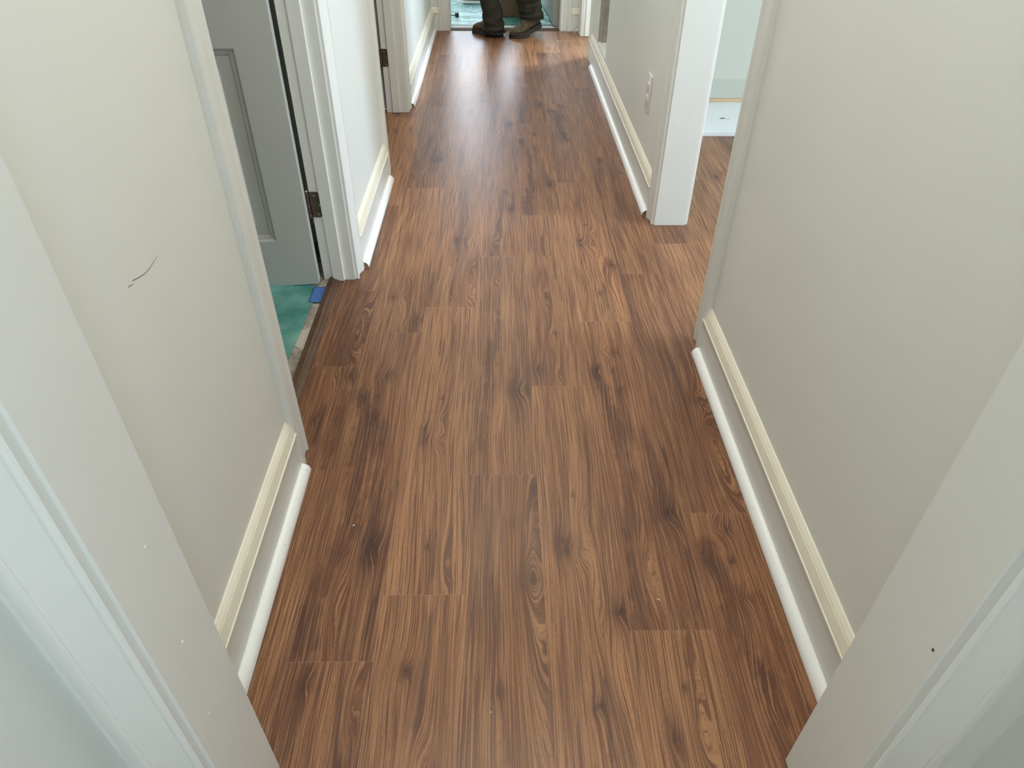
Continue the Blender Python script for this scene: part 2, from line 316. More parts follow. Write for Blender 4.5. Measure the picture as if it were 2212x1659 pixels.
def plank_fields(u, v, kind, seed, feats, tone0):
    w_ = u.copy()
    w_ += .010*vnoise(u*9+seed*3.7, v*2.2, seed) + .0030*vnoise(u*26, v*5+seed, seed+5) + .0006*vnoise(u*60, v*16+seed, seed+9)
    tone = tone0 + .16*vnoise(u*22+seed, v*1.4, seed+21) + .12*vnoise(u*55, v*2.8+seed, seed+33) + .07*vnoise(u*11+seed, v*7, seed+41)
    tone = tone + .10*np.clip(vnoise(u*90, v*3.5, seed+55), 0, 1)
    knot = np.zeros_like(u)
    jit = .004*vnoise(u*45, v*30, seed+61) + .003*vnoise(u*120, v*70, seed+66)
    for f in feats:
        if f[0] == 'k':
            _, ku, kv, r, d = f; ku /= 1000; kv /= 1000; r = r*.95/1000
            dd = np.sqrt(((u-ku+jit)/r)**2+((v-kv+jit*1.5)/(r*1.35))**2)
            knot = np.maximum(knot, d*.80*np.clip(1.10-dd, 0, 1)**.6*(.70+.55*vnoise(u*300, v*160, seed+81)))
            halo = np.exp(-(dd/2.6)**2); tone = tone+.34*d*halo
            tail = np.exp(-((u-ku+jit)/(r*1.3))**2-((v-kv)/(r*7))**2); tone = tone+.22*d*tail
            w_ = w_+.8*r*1.6*np.exp(-(((u-ku)/(r*1.6))**2+((v-kv)/(r*3.6))**2))
        elif f[0] == 'e':
            _, ku, kv, su, sv, A = f
            w_ = w_+.85*A/1000*np.exp(-(((u-ku/1000+jit*.2)*1000/(su*1.5))**2+((v-kv/1000)*1000/(sv*1.35))**2))
        else:
            _, pts, wd, st = f; best = np.full_like(u, 9.)
            P_ = [(a/1000, b_/1000) for a, b_ in pts]
            for (ax, ay), (bx, by) in zip(P_[:-1], P_[1:]):
                dx, dy = bx-ax, by-ay; L2 = dx*dx+dy*dy+1e-9
                t = np.clip(((u-ax)*dx+(v-ay)*dy)/L2, 0, 1)
                best = np.minimum(best, np.hypot(u-ax-t*dx, (v-ay-t*dy)*.45))
            wdm = wd/1000
            if wd < 10:
                g = np.clip(1.2-best/(wdm*.8), 0, 1); knot = np.maximum(knot, st*.62*g); tone = tone+.25*st*np.exp(-(best/(wdm*2))**2)
            else:
                g = 1/(1+np.exp((best+jit*2-wdm*.72)/(wdm*.10))); tone = tone+st*.46*g*(1+.35*vnoise(u*70, v*9, seed+71))
    return w_, np.clip(tone, 0, 1), np.clip(knot, 0, 1)
def make_floor():
    vs, fs = [], []; at = {k: [] for k in ('gw', 'pv', 'pu', 'seed', 'tone', 'knot')}; nv = 0
    rng = random.Random(3)
    names = sorted(FEAT)
    xs0 = [(-.5505+PW*k) for k in range(-1, 28)]
    letters = 'LABCDEF'
    for ci, x0 in enumerate(xs0, -1):
        let = letters[ci] if 0 <= ci < 7 else None
        j = JOINT[let] if let else rng.uniform(0, PL)
        while j > -2.0: j -= PL
        y0 = j
        while y0 < 5.56:
            y1 = y0+PL; key = None
            if let:
                n = round((y0-JOINT[let])/PL)
                idx = {'L': n, 'A': n+1, 'B': n+1, 'C': n, 'D': n, 'E': n+1, 'F': n+1}[let]
                key = f'{let}{idx}' if f'{let}{idx}' in FEAT else None
            seed = rng.randint(1, 900)
            if key: feats = FEAT[key]; tone0 = BASE_TONE[key]; seed = 31+names.index(key)*7
            else:
                k2 = rng.choice(names); feats = FEAT[k2]; tone0 = BASE_TONE[k2]+rng.uniform(-.05, .06)
            if let in ('A', 'E', 'C') and key in ('A1', 'E1', 'C1'): pass
            xa, xb = max(x0, -.60), x0+PW; ya, yb = max(y0, -2.0), min(y1, 5.565)
            if ci < 0: ya, yb = max(ya, 2.94), min(yb, 3.76)
            if yb-ya > .01 and xb > xa:
                fine_ = (ya < 5.6 and yb > .35 and x0 < .55) or (x0 < 1.25 and 1.3 < yb and ya < 3.6 and x0 >= .55)
                nx = 32 if fine_ else 4; ny = max(2, int((yb-ya)/(.0055 if fine_ else .05)))
                if fine_ and ya > 2.6: ny = max(2, int((yb-ya)/.008)); nx = 26
                X, Y = np.meshgrid(np.linspace(xa, xb, nx+1), np.linspace(ya, yb, ny+1))
                u = (X-x0); v = (Y-y0)
                gw, tn, kn = plank_fields(u, v, key, seed, feats, tone0)
                n = X.size
                vs.append(np.stack([X.ravel(), Y.ravel(), np.zeros(n)], 1))
                for k, a in (('gw', gw), ('pv', v), ('pu', u), ('tone', tn), ('knot', kn)): at[k].append(a.ravel())
                at['seed'].append(np.full(n, seed*1.37 % 97))
                I = (np.arange(ny)[:, None]*(nx+1)+np.arange(nx)[None, :]).ravel()+nv
                fs.append(np.stack([I, I+1, I+nx+2, I+nx+1], 1)); nv += n
            y0 = y1
    V = np.concatenate(vs); Fc = np.concatenate(fs)
    me = bpy.data.meshes.new('floor'); me.vertices.add(len(V)); me.vertices.foreach_set('co', V.astype(np.float32).ravel())
    me.loops.add(Fc.size); me.loops.foreach_set('vertex_index', Fc.ravel().astype(np.int32))
    me.polygons.add(len(Fc)); me.polygons.foreach_set('loop_start', (np.arange(len(Fc))*4).astype(np.int32)); me.polygons.foreach_set('loop_total', np.full(len(Fc), 4, np.int32))
    me.update(); me.validate()
    for k, a in at.items():
        A = me.attributes.new(k, 'FLOAT', 'POINT'); A.data.foreach_set('value', np.concatenate(a).astype(np.float32))
    me.materials.append(M['plank'])
    o = bpy.data.objects.new('floor', me); C.objects.link(o)
    setp(o, 'brown oak-look plank floor running down the hallway', 'floor', kind='structure')
make_floor()
def plank_attrs(o, along='y', seed=12.3, tone=.35):
    # grain coordinates for a small piece of plank-coloured wood
    me = o.data; n = len(me.vertices); co_ = np.zeros(n*3, np.float32); me.vertices.foreach_get('co', co_); co_ = co_.reshape(-1, 3)
    a = co_[:, 0] if along == 'y' else co_[:, 1]; bb = co_[:, 1] if along == 'y' else co_[:, 0]
    for k, val in (('gw', a+co_[:, 2]*.6), ('pv', bb*.5+2), ('pu', np.full(n, .08)), ('seed', np.full(n, seed)), ('tone', np.full(n, tone)), ('knot', np.zeros(n))):
        A = me.attributes.new(k, 'FLOAT', 'POINT'); A.data.foreach_set('value', np.asarray(val, np.float32))
# ---------------------------------------------------------------- shell
H = 2.44; DH = 2.04                       # ceiling and door head
XL, XR = -.478, .585                      # hall wall faces
LT, RT = -.580, .700                      # their far faces
J = .018                                  # jamb board thickness
YW = 5.555                                # end wall face
def wall_y(xa, xb, y0, y1, openings, z1=H):
    mb = MB(); y = y0
    for a, b, za, zb in sorted(openings):
        if a > y: mb.box(xa, xb, y, a, 0, z1)
        if za > 0: mb.box(xa, xb, a, b, 0, za)
        if zb < z1: mb.box(xa, xb, a, b, zb, z1)
        y = b
    mb.box(xa, xb, y, y1, 0, z1); return mb
def wall_x(ya, yb, x0, x1, openings, z1=H):
    mb = MB(); x = x0
    for a, b, za, zb in sorted(openings):
        if a > x: mb.box(x, a, ya, yb, 0, z1)
        if za > 0: mb.box(a, b, ya, yb, 0, za)
        if zb < z1: mb.box(a, b, ya, yb, zb, z1)
        x = b
    mb.box(x, x1, ya, yb, 0, z1); return mb
# openings (rough, jamb boards line them)
D1 = (1.252, 2.045); D2 = (2.955, 3.745); DR = (1.712, 2.445); DF = (4.868, 5.400)
wl = structure(wall_y(LT, XL, .505, 5.70, [(D1[0]-J, D1[1]+J, 0, DH+J), (D2[0]-J, D2[1]+J, 0, DH+J)]), 'wall_left', M['wall'], 'long beige left hallway wall with two doorways', 'wall')
wr = structure(wall_y(XR, RT, .505, 5.70, [(DR[0]-J, DR[1]+J, 0, DH+J), (4.13, 4.50, .170, .62), (DF[0]-J, DF[1]+J, 0, DH+J)]), 'wall_right', M['wall'], 'long beige right hallway wall with an outlet and a cut-out hole', 'wall')
structure(wall_x(.392, .505, -.58, .72, [(-.359-J, .465+J, 0, DH+J)]), 'wall_front', M['wall'], 'short wall around the cased opening nearest the camera', 'wall')
structure(wall_x(YW, 5.67, -1.5, 1.1, [(-.345-J, .436+J, 0, DH+J)]), 'wall_back', M['wall'], 'end wall of the hallway around the far doorway', 'wall')
# room the photographer stands in
structure(MB().box(-.58, -.465, -2.1, .392, 0, H), 'wall_near_left', M['wall'], 'pale side wall at the lower left corner beside the near casing', 'wall')
structure(wall_y(.612, .72, -2.1, .392, [(-1.6, -.6, .85, 2.05)]), 'wall_near_right', M['wall'], 'side wall at the lower right corner beside the near casing', 'wall')
structure(MB().box(-.58, .72, -2.2, -2.1, 0, H), 'wall_near_back', M['wall'], 'wall behind the camera position', 'wall')
structure(MB().box(-3.2, 4.2, -2.2, 8.7, H, H+.1), 'ceiling', M['ceil'], 'flat ceiling above the hallway and rooms', 'ceiling')
# left rooms
mb = MB(); mb.box(-2.4, -2.3, .9, 4.9, 0, H); mb.box(-2.4, LT, .8, .9, 0, H); mb.box(-2.4, LT, 2.45, 2.55, 0, H)
mb.box(-2.4, LT, 3.80, 3.90, 0, H)
structure(mb, 'wall_left_rooms', M['wall'], 'walls of the dim rooms behind the left doors', 'wall')
# right room
structure(wall_y(3.95, 4.05, .8, 3.98, [(1.05, 2.15, .8, 2.1)]), 'wall_side_room_end', M['roomwall'], 'end wall of the bright room right of the hallway', 'wall')
structure(wall_x(.80, .90, .70, 4.05, [(1.3, 2.7, .9, 2.1)]), 'wall_side_room_near', M['roomwall'], 'near wall of the bright room right of the hallway', 'wall')
rw = structure(MB().box(.70, 4.05, 3.86, 3.98, .044, H), 'wall_side_room', M['roomwall'], 'pale green-white wall seen through the right opening', 'wall')
MB().box(.70, 3.95, 3.8585, 3.8605, .0445, .14).build('lower_band', M['roomlow'], rw, label='slightly darker band along the bottom')  # low strip in a slightly darker tone than the wall above
bp_ = MB().box(.70, 3.95, 3.868, 3.97, 0, .044).build('bottom_plate', mat('plate_wood', (.62, .44, .26), .8, var=.1), rw, label='bare brown wood strip below the wall')
# far right room
structure(wall_y(2.60, 2.70, 4.1, 7.3, [(5.9, 7.0, .85, 2.15)]), 'wall_far_side_room_end', M['wall'], 'end wall of the room behind the far right doorway', 'wall')
mb = MB(); mb.box(.70, 2.7, 4.10, 4.2, 0, H); mb.box(.95, 2.7, 7.2, 7.3, 0, H)
structure(mb, 'wall_far_side_room', M['wall'], 'side walls of the room behind the far right doorway', 'wall')
# far room
mb = wall_x(8.45, 8.55, -1.5, 1.05, [(-1.05, .35, .77, 2.35)])
structure(mb, 'wall_far_room_end', M['wall'], 'end wall with window in the room beyond the hallway', 'wall')
structure(MB().box(-1.5, -1.4, 5.67, 8.45, 0, H), 'wall_far_room_left', M['wall'], 'left wall of the room beyond the hallway', 'wall')
structure(MB().box(.95, 1.05, 5.67, 8.45, 0, H), 'wall_far_room_right', M['wall'], 'right wall of the room beyond the hallway', 'wall')
# other floors
structure(MB().box(-2.3, -.535, .9, 3.8, -.02, -.0005), 'floor_left_rooms', M['stone'], 'irregular stone-look floor behind the left door', 'floor')
structure(MB().box(-1.4, .95, 5.56, 8.45, -.02, -.0005), 'floor_far_room', M['stone'], 'stone-look floor under the film in the far room', 'floor')
structure(MB().box(.95, 2.6, 5.56, 7.2, -.02, -.0005), 'floor_far_side_room', M['stone'], 'floor of the room behind the far right doorway', 'floor')
# white slab in the right room
sl = structure(MB().box(.74, 3.9, 3.403, 3.862, 0, .022), 'floor_white_board', M['white'], 'white painted board floor strip before the green-white wall', 'floor', bevel=.002)
mb = MB()
for x, y, r in ((1.13, 3.60, .010), (1.04, 3.66, .004), (1.155, 3.585, .004)):
    mb.add([(x+r*1.6*math.cos(t), y+r*math.sin(t), .0226) for t in [i*math.pi/4 for i in range(8)]], [tuple(range(8))])
mb.build('scuff_mark', M['greymetal'], sl, label='small dark spots')

# windows
def window(n, x0, x1, y0, y1, z0, z1, axis, label):
    o = empty('window_%d' % n, ((x0+x1)/2, (y0+y1)/2, z0), label=label, cat='window', kind='structure')
    L_ = Vector(o.location); f = MB(); t = .045
    if axis == 'x':   # pane spans x
        yc = (y0+y1)/2; A = lambda a, b, c, d: f.box(a-L_.x, b-L_.x, yc-.025-L_.y, yc+.025-L_.y, c-L_.z, d-L_.z)
        A(x0, x0+t, z0, z1); A(x1-t, x1, z0, z1); A(x0, x1, z0, z0+t); A(x0, x1, z1-t, z1); A((x0+x1)/2-.02, (x0+x1)/2+.02, z0, z1)
        p = MB().box(x0+t-L_.x, x1-t-L_.x, yc-.003-L_.y, yc+.003-L_.y, t, z1-z0-t)
    else:
        xc = (x0+x1)/2; A = lambda a, b, c, d: f.box(xc-.025-L_.x, xc+.025-L_.x, a-L_.y, b-L_.y, c-L_.z, d-L_.z)
        A(y0, y0+t, z0, z1); A(y1-t, y1, z0, z1); A(y0, y1, z0, z0+t); A(y0, y1, z1-t, z1); A(y0, y1, (z0+z1)/2-.02, (z0+z1)/2+.02)
        p = MB().box(xc-.003-L_.x, xc+.003-L_.x, y0+t-L_.y, y1-t-L_.y, t, z1-z0-t)
    f.build('window_frame', M['lampw'], o, bevel=.004); p.build('pane', M['glass'], o)
window(1, -1.05, .35, 8.45, 8.55, .77, 2.35, 'x', 'wide window at the far end of the far room')
window(2, 3.95, 4.05, 1.05, 2.15, .8, 2.1, 'y', 'window in the room right of the hallway')
window(3, 1.3, 2.7, .80, .90, .9, 2.1, 'x', 'window in the near wall of the right room')
window(4, 2.60, 2.70, 5.9, 7.0, .85, 2.15, 'y', 'window in the room behind the far right doorway')
window(5, .612, .72, -1.6, -.6, .85, 2.05, 'y', 'window beside the camera position')

# ---------------------------------------------------------------- mouldings
CAS = [(0, 0), (0, .0095), (.002, .0115), (.006, .0125), (.010, .0115), (.0125, .0085), (.0145, .0075), (.030, .0085), (.044, .0120), (.051, .0155), (.0535, .0175), (.056, .0160), (.058, .0165), (.060, .0185), (.071, .0185), (.0745, .0170), (.076, .014), (.076, 0)]
def casing_y(mb, xw, s, yin, d, z1=DH, z0=0.001):
    # on a wall whose face is x = xw facing s; leg starts at yin and grows towards d
    mb.prism(CAS, lambda p, q, t: (xw+s*q, yin+d*p, t), z0, z1+.076)
def casing_x(mb, yw, s, xin, d, z1=DH, z0=0.001):
    mb.prism(CAS, lambda p, q, t: (xin+d*p, yw+s*q, t), z0, z1+.076)
def head_y(mb, xw, s, ya, yb, z=DH): mb.prism(CAS, lambda p, q, t: (xw+s*q, t, z+p), ya-.076, yb+.076)
def head_x(mb, yw, s, xa, xb, z=DH): mb.prism(CAS, lambda p, q, t: (t, yw+s*q, z+p), xa-.076, xb+.076)
RV = .005
tn = [0]
def trim(mb, label, cat='trim', mt='trim', **k):
    tn[0] += 1
    return structure(mb, 'trim_%d' % tn[0], M[mt] if isinstance(mt, str) else mt, label, cat, smooth=True, angle=25, **k)
# hall-side casings
mb = MB(); casing_y(mb, XL, 1, D1[0]-RV, -1); trim(mb, 'beige casing board on the near side of the grey panelled door', 'door casing')
mb = MB(); casing_y(mb, XL, 1, D1[1]+RV, 1); head_y(mb, XL, 1, D1[0]-RV, D1[1]+RV, DH+RV); trim(mb, 'moulded casing on the hinge side of the grey panelled door', 'door casing')
mb = MB(); casing_y(mb, XL, 1, D2[0]-RV, -1); trim(mb, 'casing on the near side of the second left doorway', 'door casing')
mb = MB(); casing_y(mb, XL, 1, D2[1]+RV, 1); head_y(mb, XL, 1, D2[0]-RV, D2[1]+RV, DH+RV); trim(mb, 'beige casing on the hinge side of the second left doorway', 'door casing')
mb = MB(); casing_y(mb, XR, -1, DR[0]-RV, -1); trim(mb, 'casing on the near side of the right opening, above the near baseboard end', 'door casing')
mb = MB(); casing_y(mb, XR, -1, DR[1]+RV, 1); head_y(mb, XR, -1, DR[0]-RV, DR[1]+RV, DH+RV); trim(mb, 'hall-side casing of the white post beside the outlet', 'door casing')
mb = MB(); casing_y(mb, RT, 1, DR[1]+RV, 1); casing_y(mb, RT, 1, DR[0]-RV, -1); head_y(mb, RT, 1, DR[0]-RV, DR[1]+RV, DH+RV); trim(mb, 'bright room-side casing around the right opening', 'door casing')
mb = MB(); casing_y(mb, XR, -1, DF[0]-RV, -1); casing_y(mb, XR, -1, DF[1]+RV, 1); head_y(mb, XR, -1, DF[0]-RV, DF[1]+RV, DH+RV); trim(mb, 'casing around the farthest right doorway', 'door casing')
mb = MB(); casing_x(mb, YW, -1, -.345-RV, -1); trim(mb, 'beige casing left of the end doorway with teal floor film', 'door casing')
mb = MB(); casing_x(mb, YW, -1, .436+RV, 1); head_x(mb, YW, -1, -.345-RV, .436+RV, DH+RV); trim(mb, 'casing right of the end doorway, behind the person', 'door casing')
# near opening: casing on the camera side and on the hall side
mb = MB(); casing_x(mb, .392, -1, -.359-RV, -1); trim(mb, 'blurred moulded casing at the lower left edge of the picture', 'door casing')
mb = MB(); casing_x(mb, .392, -1, .465+RV, 1); head_x(mb, .392, -1, -.359-RV, .465+RV, DH+RV); trim(mb, 'blurred moulded casing at the lower right edge of the picture', 'door casing')
mb = MB(); casing_x(mb, .505, 1, -.359-RV-.008, -1); casing_x(mb, .505, 1, .465+RV+.008, 1); head_x(mb, .505, 1, -.359-RV, .465+RV, DH+RV); trim(mb, 'hall-side casing of the nearest opening', 'door casing')

# jambs
def jamb_y(D, xa, xb, label, stop=None, far=True, near=True):
    mb = MB()
    if near: mb.box(xa, xb, D[0]-J, D[0], 0.001, DH)
    if far: mb.box(xa, xb, D[1], D[1]+J, 0.001, DH)
    mb.box(xa, xb, D[0]-J, D[1]+J, DH, DH+J)
    o = trim(mb, label, 'door jamb')
    if stop:
        sa, sb = stop; m2 = MB(); m2.box(sa, sb, D[1]-.011, D[1], .002, DH-.011); m2.box(sa, sb, D[0], D[0]+.011, .002, DH-.011); m2.box(sa, sb, D[0], D[1], DH-.011, DH)
        m2.build('door_stop', M['trim'], o, bevel=.0015)
    return o
jamb_y(D1, LT, XL, 'jamb boards of the doorway with the grey panelled door', stop=(-.549, -.512))
jamb_y(D2, LT, XL, 'jamb boards of the second left doorway', stop=(-.549, -.512))
jamb_y(DR, XR-.0, RT, 'flat white post face and jamb of the right opening')
jamb_y(DF, XR, RT, 'jamb boards of the farthest right doorway', stop=(.604, .640))
mb = MB(); mb.box(-.359-J, -.359, .392, .505, .001, DH); tl = trim(mb, 'wide pale jamb board at the left edge of the picture', 'door jamb')
m2 = MB()
for y, z in ((.44, .47), (.455, .62), (.425, .335)): m2.box(-.3595, -.3582, y, y+.003, z, z+.004)
m2.build('paint_bump', M['trim'], tl)
mb = MB(); mb.box(.465, .465+J, .392, .505, .001, DH); mb.box(-.359-J, .465+J, .392, .505, DH, DH+J); tr_ = trim(mb, 'wide grey-shaded jamb board at the lower right of the picture', 'door jamb')
MB().box(.4642, .4652, .402, .4048, .504, .5075).build('speck', M['slot'], tr_, label='tiny dark speck')
mb = MB(); mb.box(-.345-J, -.345, YW, 5.67, .001, DH); mb.box(.436, .436+J, YW, 5.67, .001, DH); mb.box(-.345-J, .436+J, YW, 5.67, DH, DH+J); trim(mb, 'jamb boards of the end doorway', 'door jamb')

# baseboards: flat board, moulded cap; shoe moulding separate
BASE = [(0, 0), (.0148, 0), (.0148, .114), (0, .114)]
CAP = [(0, .113), (.0196, .113), (.0206, .1150), (.0200, .1174), (.0184, .1182), (.0176, .1160), (.0170, .1160), (.0168, .1200), (.0112, .1382), (.0098, .1366), (.0090, .1366), (.0086, .1408), (.0024, .1500), (0, .1504)]
def shoe_pts(): return [(.0148, 0)] + [(.0148+.019*math.cos(t), .0005+.0205*math.sin(t)) for t in [i*math.pi/16 for i in range(9)]]
def base_y(name, xw, s, ya, yb, label, extra=None):
    mb = MB().prism(BASE, lambda p, q, t: (xw+s*p, t, q+.0005), ya, yb)
    o = structure(mb, name, M['trim'], label, 'baseboard', bevel=.0008)
    c = MB().prism(CAP, lambda p, q, t: (xw+s*p, t, q), ya, yb)
    if extra: extra(c)
    c.build('cap_moulding', M['cap'], o, smooth=True, angle=20, label='cream stepped cap moulding')
    return o
def shoe_y(xw, s, ya, yb, label, nails=(), raw='lo'):
    mb = MB().prism(shoe_pts(), lambda p, q, t: (xw+s*p, t, q+.0008), ya, yb, 0, 0)
    if raw:
        y = ya-.0003 if raw == 'lo' else yb+.0003
        mb.add([(xw+s*(p*.93+.0012), y, q*.9+.0018) for p, q in shoe_pts()], [tuple(range(len(shoe_pts())))], 1)
    o = trim(mb, label, 'quarter round', mt=[M['shoe'], M['rawmdf']])
    if nails:
        n = MB()
        for y in nails: n.tube([(xw+s*(.0148+.0125), y, .0150), (xw+s*(.0148+.0136), y, .0161)], .0009, 6)
        n.build('nail_hole', M['slot'], o)
    return o
base_y('baseboard_left', XL, 1, .505+.02, 1.171, 'baseboard left of the floor nearest the camera, before the grey door')
base_y('baseboard_left', XL, 1, 2.126, 2.874, 'baseboard between the two left doorways')
def cor(c):
    c.prism(CAP, lambda p, q, t: (t, YW-p, q), XL, -.350-.076)
o_ = base_y('baseboard_left', XL, 1, 3.826, YW, 'farthest left baseboard ending at the end doorway', cor)
MB().prism(BASE, lambda p, q, t: (t, YW-p, q+.0005), XL+.0148, -.4265).build('board_return', M['trim'], o_)
base_y('baseboard_right', XR, -1, .505+.02, 1.631, 'baseboard right of the floor nearest the camera')
base_y('baseboard_right', XR, -1, 2.526, 4.787, 'baseboard under the outlet on the right wall')
def cor2(c):
    c.prism(CAP, lambda p, q, t: (t, YW-p, q), .5175, XR)
o_ = base_y('baseboard_right', XR, -1, 5.481, YW, 'tiny baseboard piece beside the end doorway on the right', cor2)
MB().prism(BASE, lambda p, q, t: (t, YW-p, q+.0005), .5175, XR-.0148).build('board_return', M['trim'], o_)
shoe_y(XL, 1, .505+.02, 1.171, 'white quarter-round along the near left baseboard', nails=(.62, .94, 1.155))
shoe_y(XL, 1, 2.126, 2.868, 'white quarter-round between the two left doorways')
shoe_y(XL, 1, 3.828, YW-.034, 'white quarter-round along the farthest left baseboard')
shoe_y(XR, -1, .505+.02, 1.628, 'white quarter-round along the near right baseboard', nails=(.83, 1.03, 1.60), raw='hi')
shoe_y(XR, -1, 2.530, 4.592, 'white quarter-round below the outlet wall, stopping short of the far doorway')
shoe_y(XR, -1, 5.483, YW-.036, 'tiny white quarter-round stub beside the end doorway')

# wall scuff (hair-like mark)
mb = MB()
mb.tube([(XL+.0003, .8059, .7264), (XL+.0003, .8222, .7214), (XL+.0003, .8396, .7176), (XL+.0003, .8543, .7166), (XL+.0003, .8737, .7178), (XL+.0003, .8876, .7190)], [.0004, .0004, .0003, .0003, .0002, .0001], 5)
mb.tube([(XL+.0003, .7915, .7255), (XL+.0003, .8045, .7222)], [.0004, .0002], 5)
mb.build('scuff_mark', M['slot'], wl, label='thin dark curved scratch')

# cut-out hole details
st = MB().box(.603, .690, 4.487, 4.525, .172, .62)
st.build('wall_stud', mat('grey_stud', (.40, .36, .30), .85, var=.2, vscale=30), wr, label='bare grey stud inside the cut-out')
mb = MB(); random.seed(5)
pts = [(4.13+.37*i/16, random.uniform(-.004, .0035)) for i in range(17)]
for (a, da), (b, db) in zip(pts[:-1], pts[1:]):
    mb.add([(XR-.0012, a, .166+da), (XR-.0012, b, .166+db), (XR+.008+da, b, .1715), (XR+.008+db, a, .1715)], [(0, 1, 2, 3)])
    mb.add([(XR-.0012, a, .166+da), (XR-.0012, b, .166+db), (XR+.003, b, .160), (XR+.003, a, .160)], [(0, 1, 2, 3)])
mb.build('torn_plaster', M['white'], wr, label='ragged torn edge below the cut-out')
MB().box(XR+.001, .6005, 4.4975, 4.4995, .172, .62).build('drywall_edge', mat('drywall_core', (.42, .40, .36), .9), wr, label='grey cut drywall edge')
MB().box(.692, .699, 4.10, 4.52, .15, .66).build('cavity_back', M['wall'], wr)

# outlet
ot = empty('wall_outlet', (XR, 2.8365, .3705), label='duplex wall outlet with pale plate on the right wall', cat='outlet')
b = MB().box(-.006, 0, -.0365, .0365, -.0675, .0675); b.build('cover_plate', M['plate'], ot, bevel=.003, smooth=True)
for dz in (.0235, -.0235):
    n = 20; pts = [(.0168*math.cos(2*math.pi*i/n), .0185*math.sin(2*math.pi*i/n)) for i in range(n)]
    pts = [(p, max(-.0145, min(.0145, q))) for p, q in pts]
    r = MB().prism(pts, lambda p, q, t: (-t, p, q+dz), .004, .0085).build('receptacle', M['plate'], ot, bevel=.0008)
    MB().box(-.0090, -.0084, -.0072, -.0052, dz-.003, dz+.006).box(-.0090, -.0084, .0052, .0070, dz-.003, dz+.005).tube([(-.0084, 0, dz-.008), (-.0090, 0, dz-.008)], .0022, 8).build('slot', M['socket'], r)
MB().tube([(-.0055, 0, 0), (-.0075, 0, 0)], .003, 10).build('screw', M['pin'], ot)

# thresholds
mb = MB(); T = [(0, 0), (0, .011), (.0035, .0125), (.016, .0125), (.021, .0085), (.024, .0078), (.028, .0070), (.036, .0015), (.036, 0)]
mb.prism(T, lambda p, q, t: (-.562+p, t, q+.0005), D1[0]-.001, D1[1]-.003)
t1 = trim(mb, 'dark wood threshold strip between the hallway planks and the stone floor', 'threshold', mt='plank_dark'); plank_attrs(t1, 'y', 5.1, .50)
mb = MB().prism(T, lambda p, q, t: (t, 5.555+.042-p*1.15, q+.0005), -.345, .436)
t1 = trim(mb, 'dark brown wood threshold strip at the end doorway', 'threshold', mt='plank_dark'); plank_attrs(t1, 'x', 9.1, .45)
structure(MB().box(-.345, .436, 5.600, 5.690, .0002, .006), 'trim_40', M['paper'], 'pale grey stone strip behind the end threshold', 'threshold', bevel=.001)

# ---------------------------------------------------------------- doors
DW = .768
def panel_rect(mb, x0, x1, z0, z1, y):
    # moulded raised panel sunk in the face y (normal -y): nested rectangles
    rings = [(0, 0), (.006, .0045), (.014, .0060), (.019, .0085), (.052, .0085), (.060, .0030), (.066, .0025)]
    loops = [[(x0+d, y+h, z0+d), (x1-d, y+h, z0+d), (x1-d, y+h, z1-d), (x0+d, y+h, z1-d)] for d, h in rings]
    vs = [p for lp in loops for p in lp]; n = len(loops)
    fs = [(i*4+k, i*4+(k+1) % 4, (i+1)*4+(k+1) % 4, (i+1)*4+k) for i in range(n-1) for k in range(4)] + [tuple((n-1)*4+k for k in range(4))]
    mb.add(vs, fs)
def make_door():
    # local: hinge edge at x=0, door runs to -x, face at y=0 looks -y, thickness to +y
    r = empty('door_1')
    mb = MB(); th = .035; z0, z1 = .013, 2.03
    xs = [-DW, -DW+.105, -DW/2-.045, -DW/2+.045, -.105, 0]; zs = [z0, .170, .725, .895, 1.53, 1.66, 1.91, z1]
    holes = {(1, 1), (3, 1), (1, 3), (3, 3), (1, 5), (3, 5)}
    for i in range(5):
        for k in range(7):
            if (i, k) in holes: panel_rect(mb, xs[i], xs[i+1], zs[k], zs[k+1], 0)
            else: mb.add([(xs[i], 0, zs[k]), (xs[i+1], 0, zs[k]), (xs[i+1], 0, zs[k+1]), (xs[i], 0, zs[k+1])], [(0, 1, 2, 3)])
    mb.add([(-DW, th, z0), (0, th, z0), (0, th, z1), (-DW, th, z1)], [(3, 2, 1, 0)])
    for xx in (-DW, 0):
        for a, b_ in zip(zs[:-1], zs[1:]): mb.add([(xx, 0, a), (xx, 0, b_), (xx, th, b_), (xx, th, a)], [(0, 1, 2, 3)])
    for zz in (z0, z1):
        for a, b_ in zip(xs[:-1], xs[1:]): mb.add([(a, 0, zz), (b_, 0, zz), (b_, th, zz), (a, th, zz)], [(0, 1, 2, 3)])
    mb.build('door_leaf', M['door'], r)
    k = MB(); k.tube([(-DW+.06, -.001, .92), (-DW+.06, -.035, .92), (-DW+.06, -.04, .92), (-DW+.06, -.065, .92), (-DW+.06, -.07, .92)], [.012, .012, .026, .026, .012], 20)
    k.build('door_knob', M['bronze'], r, smooth=True)
    return r
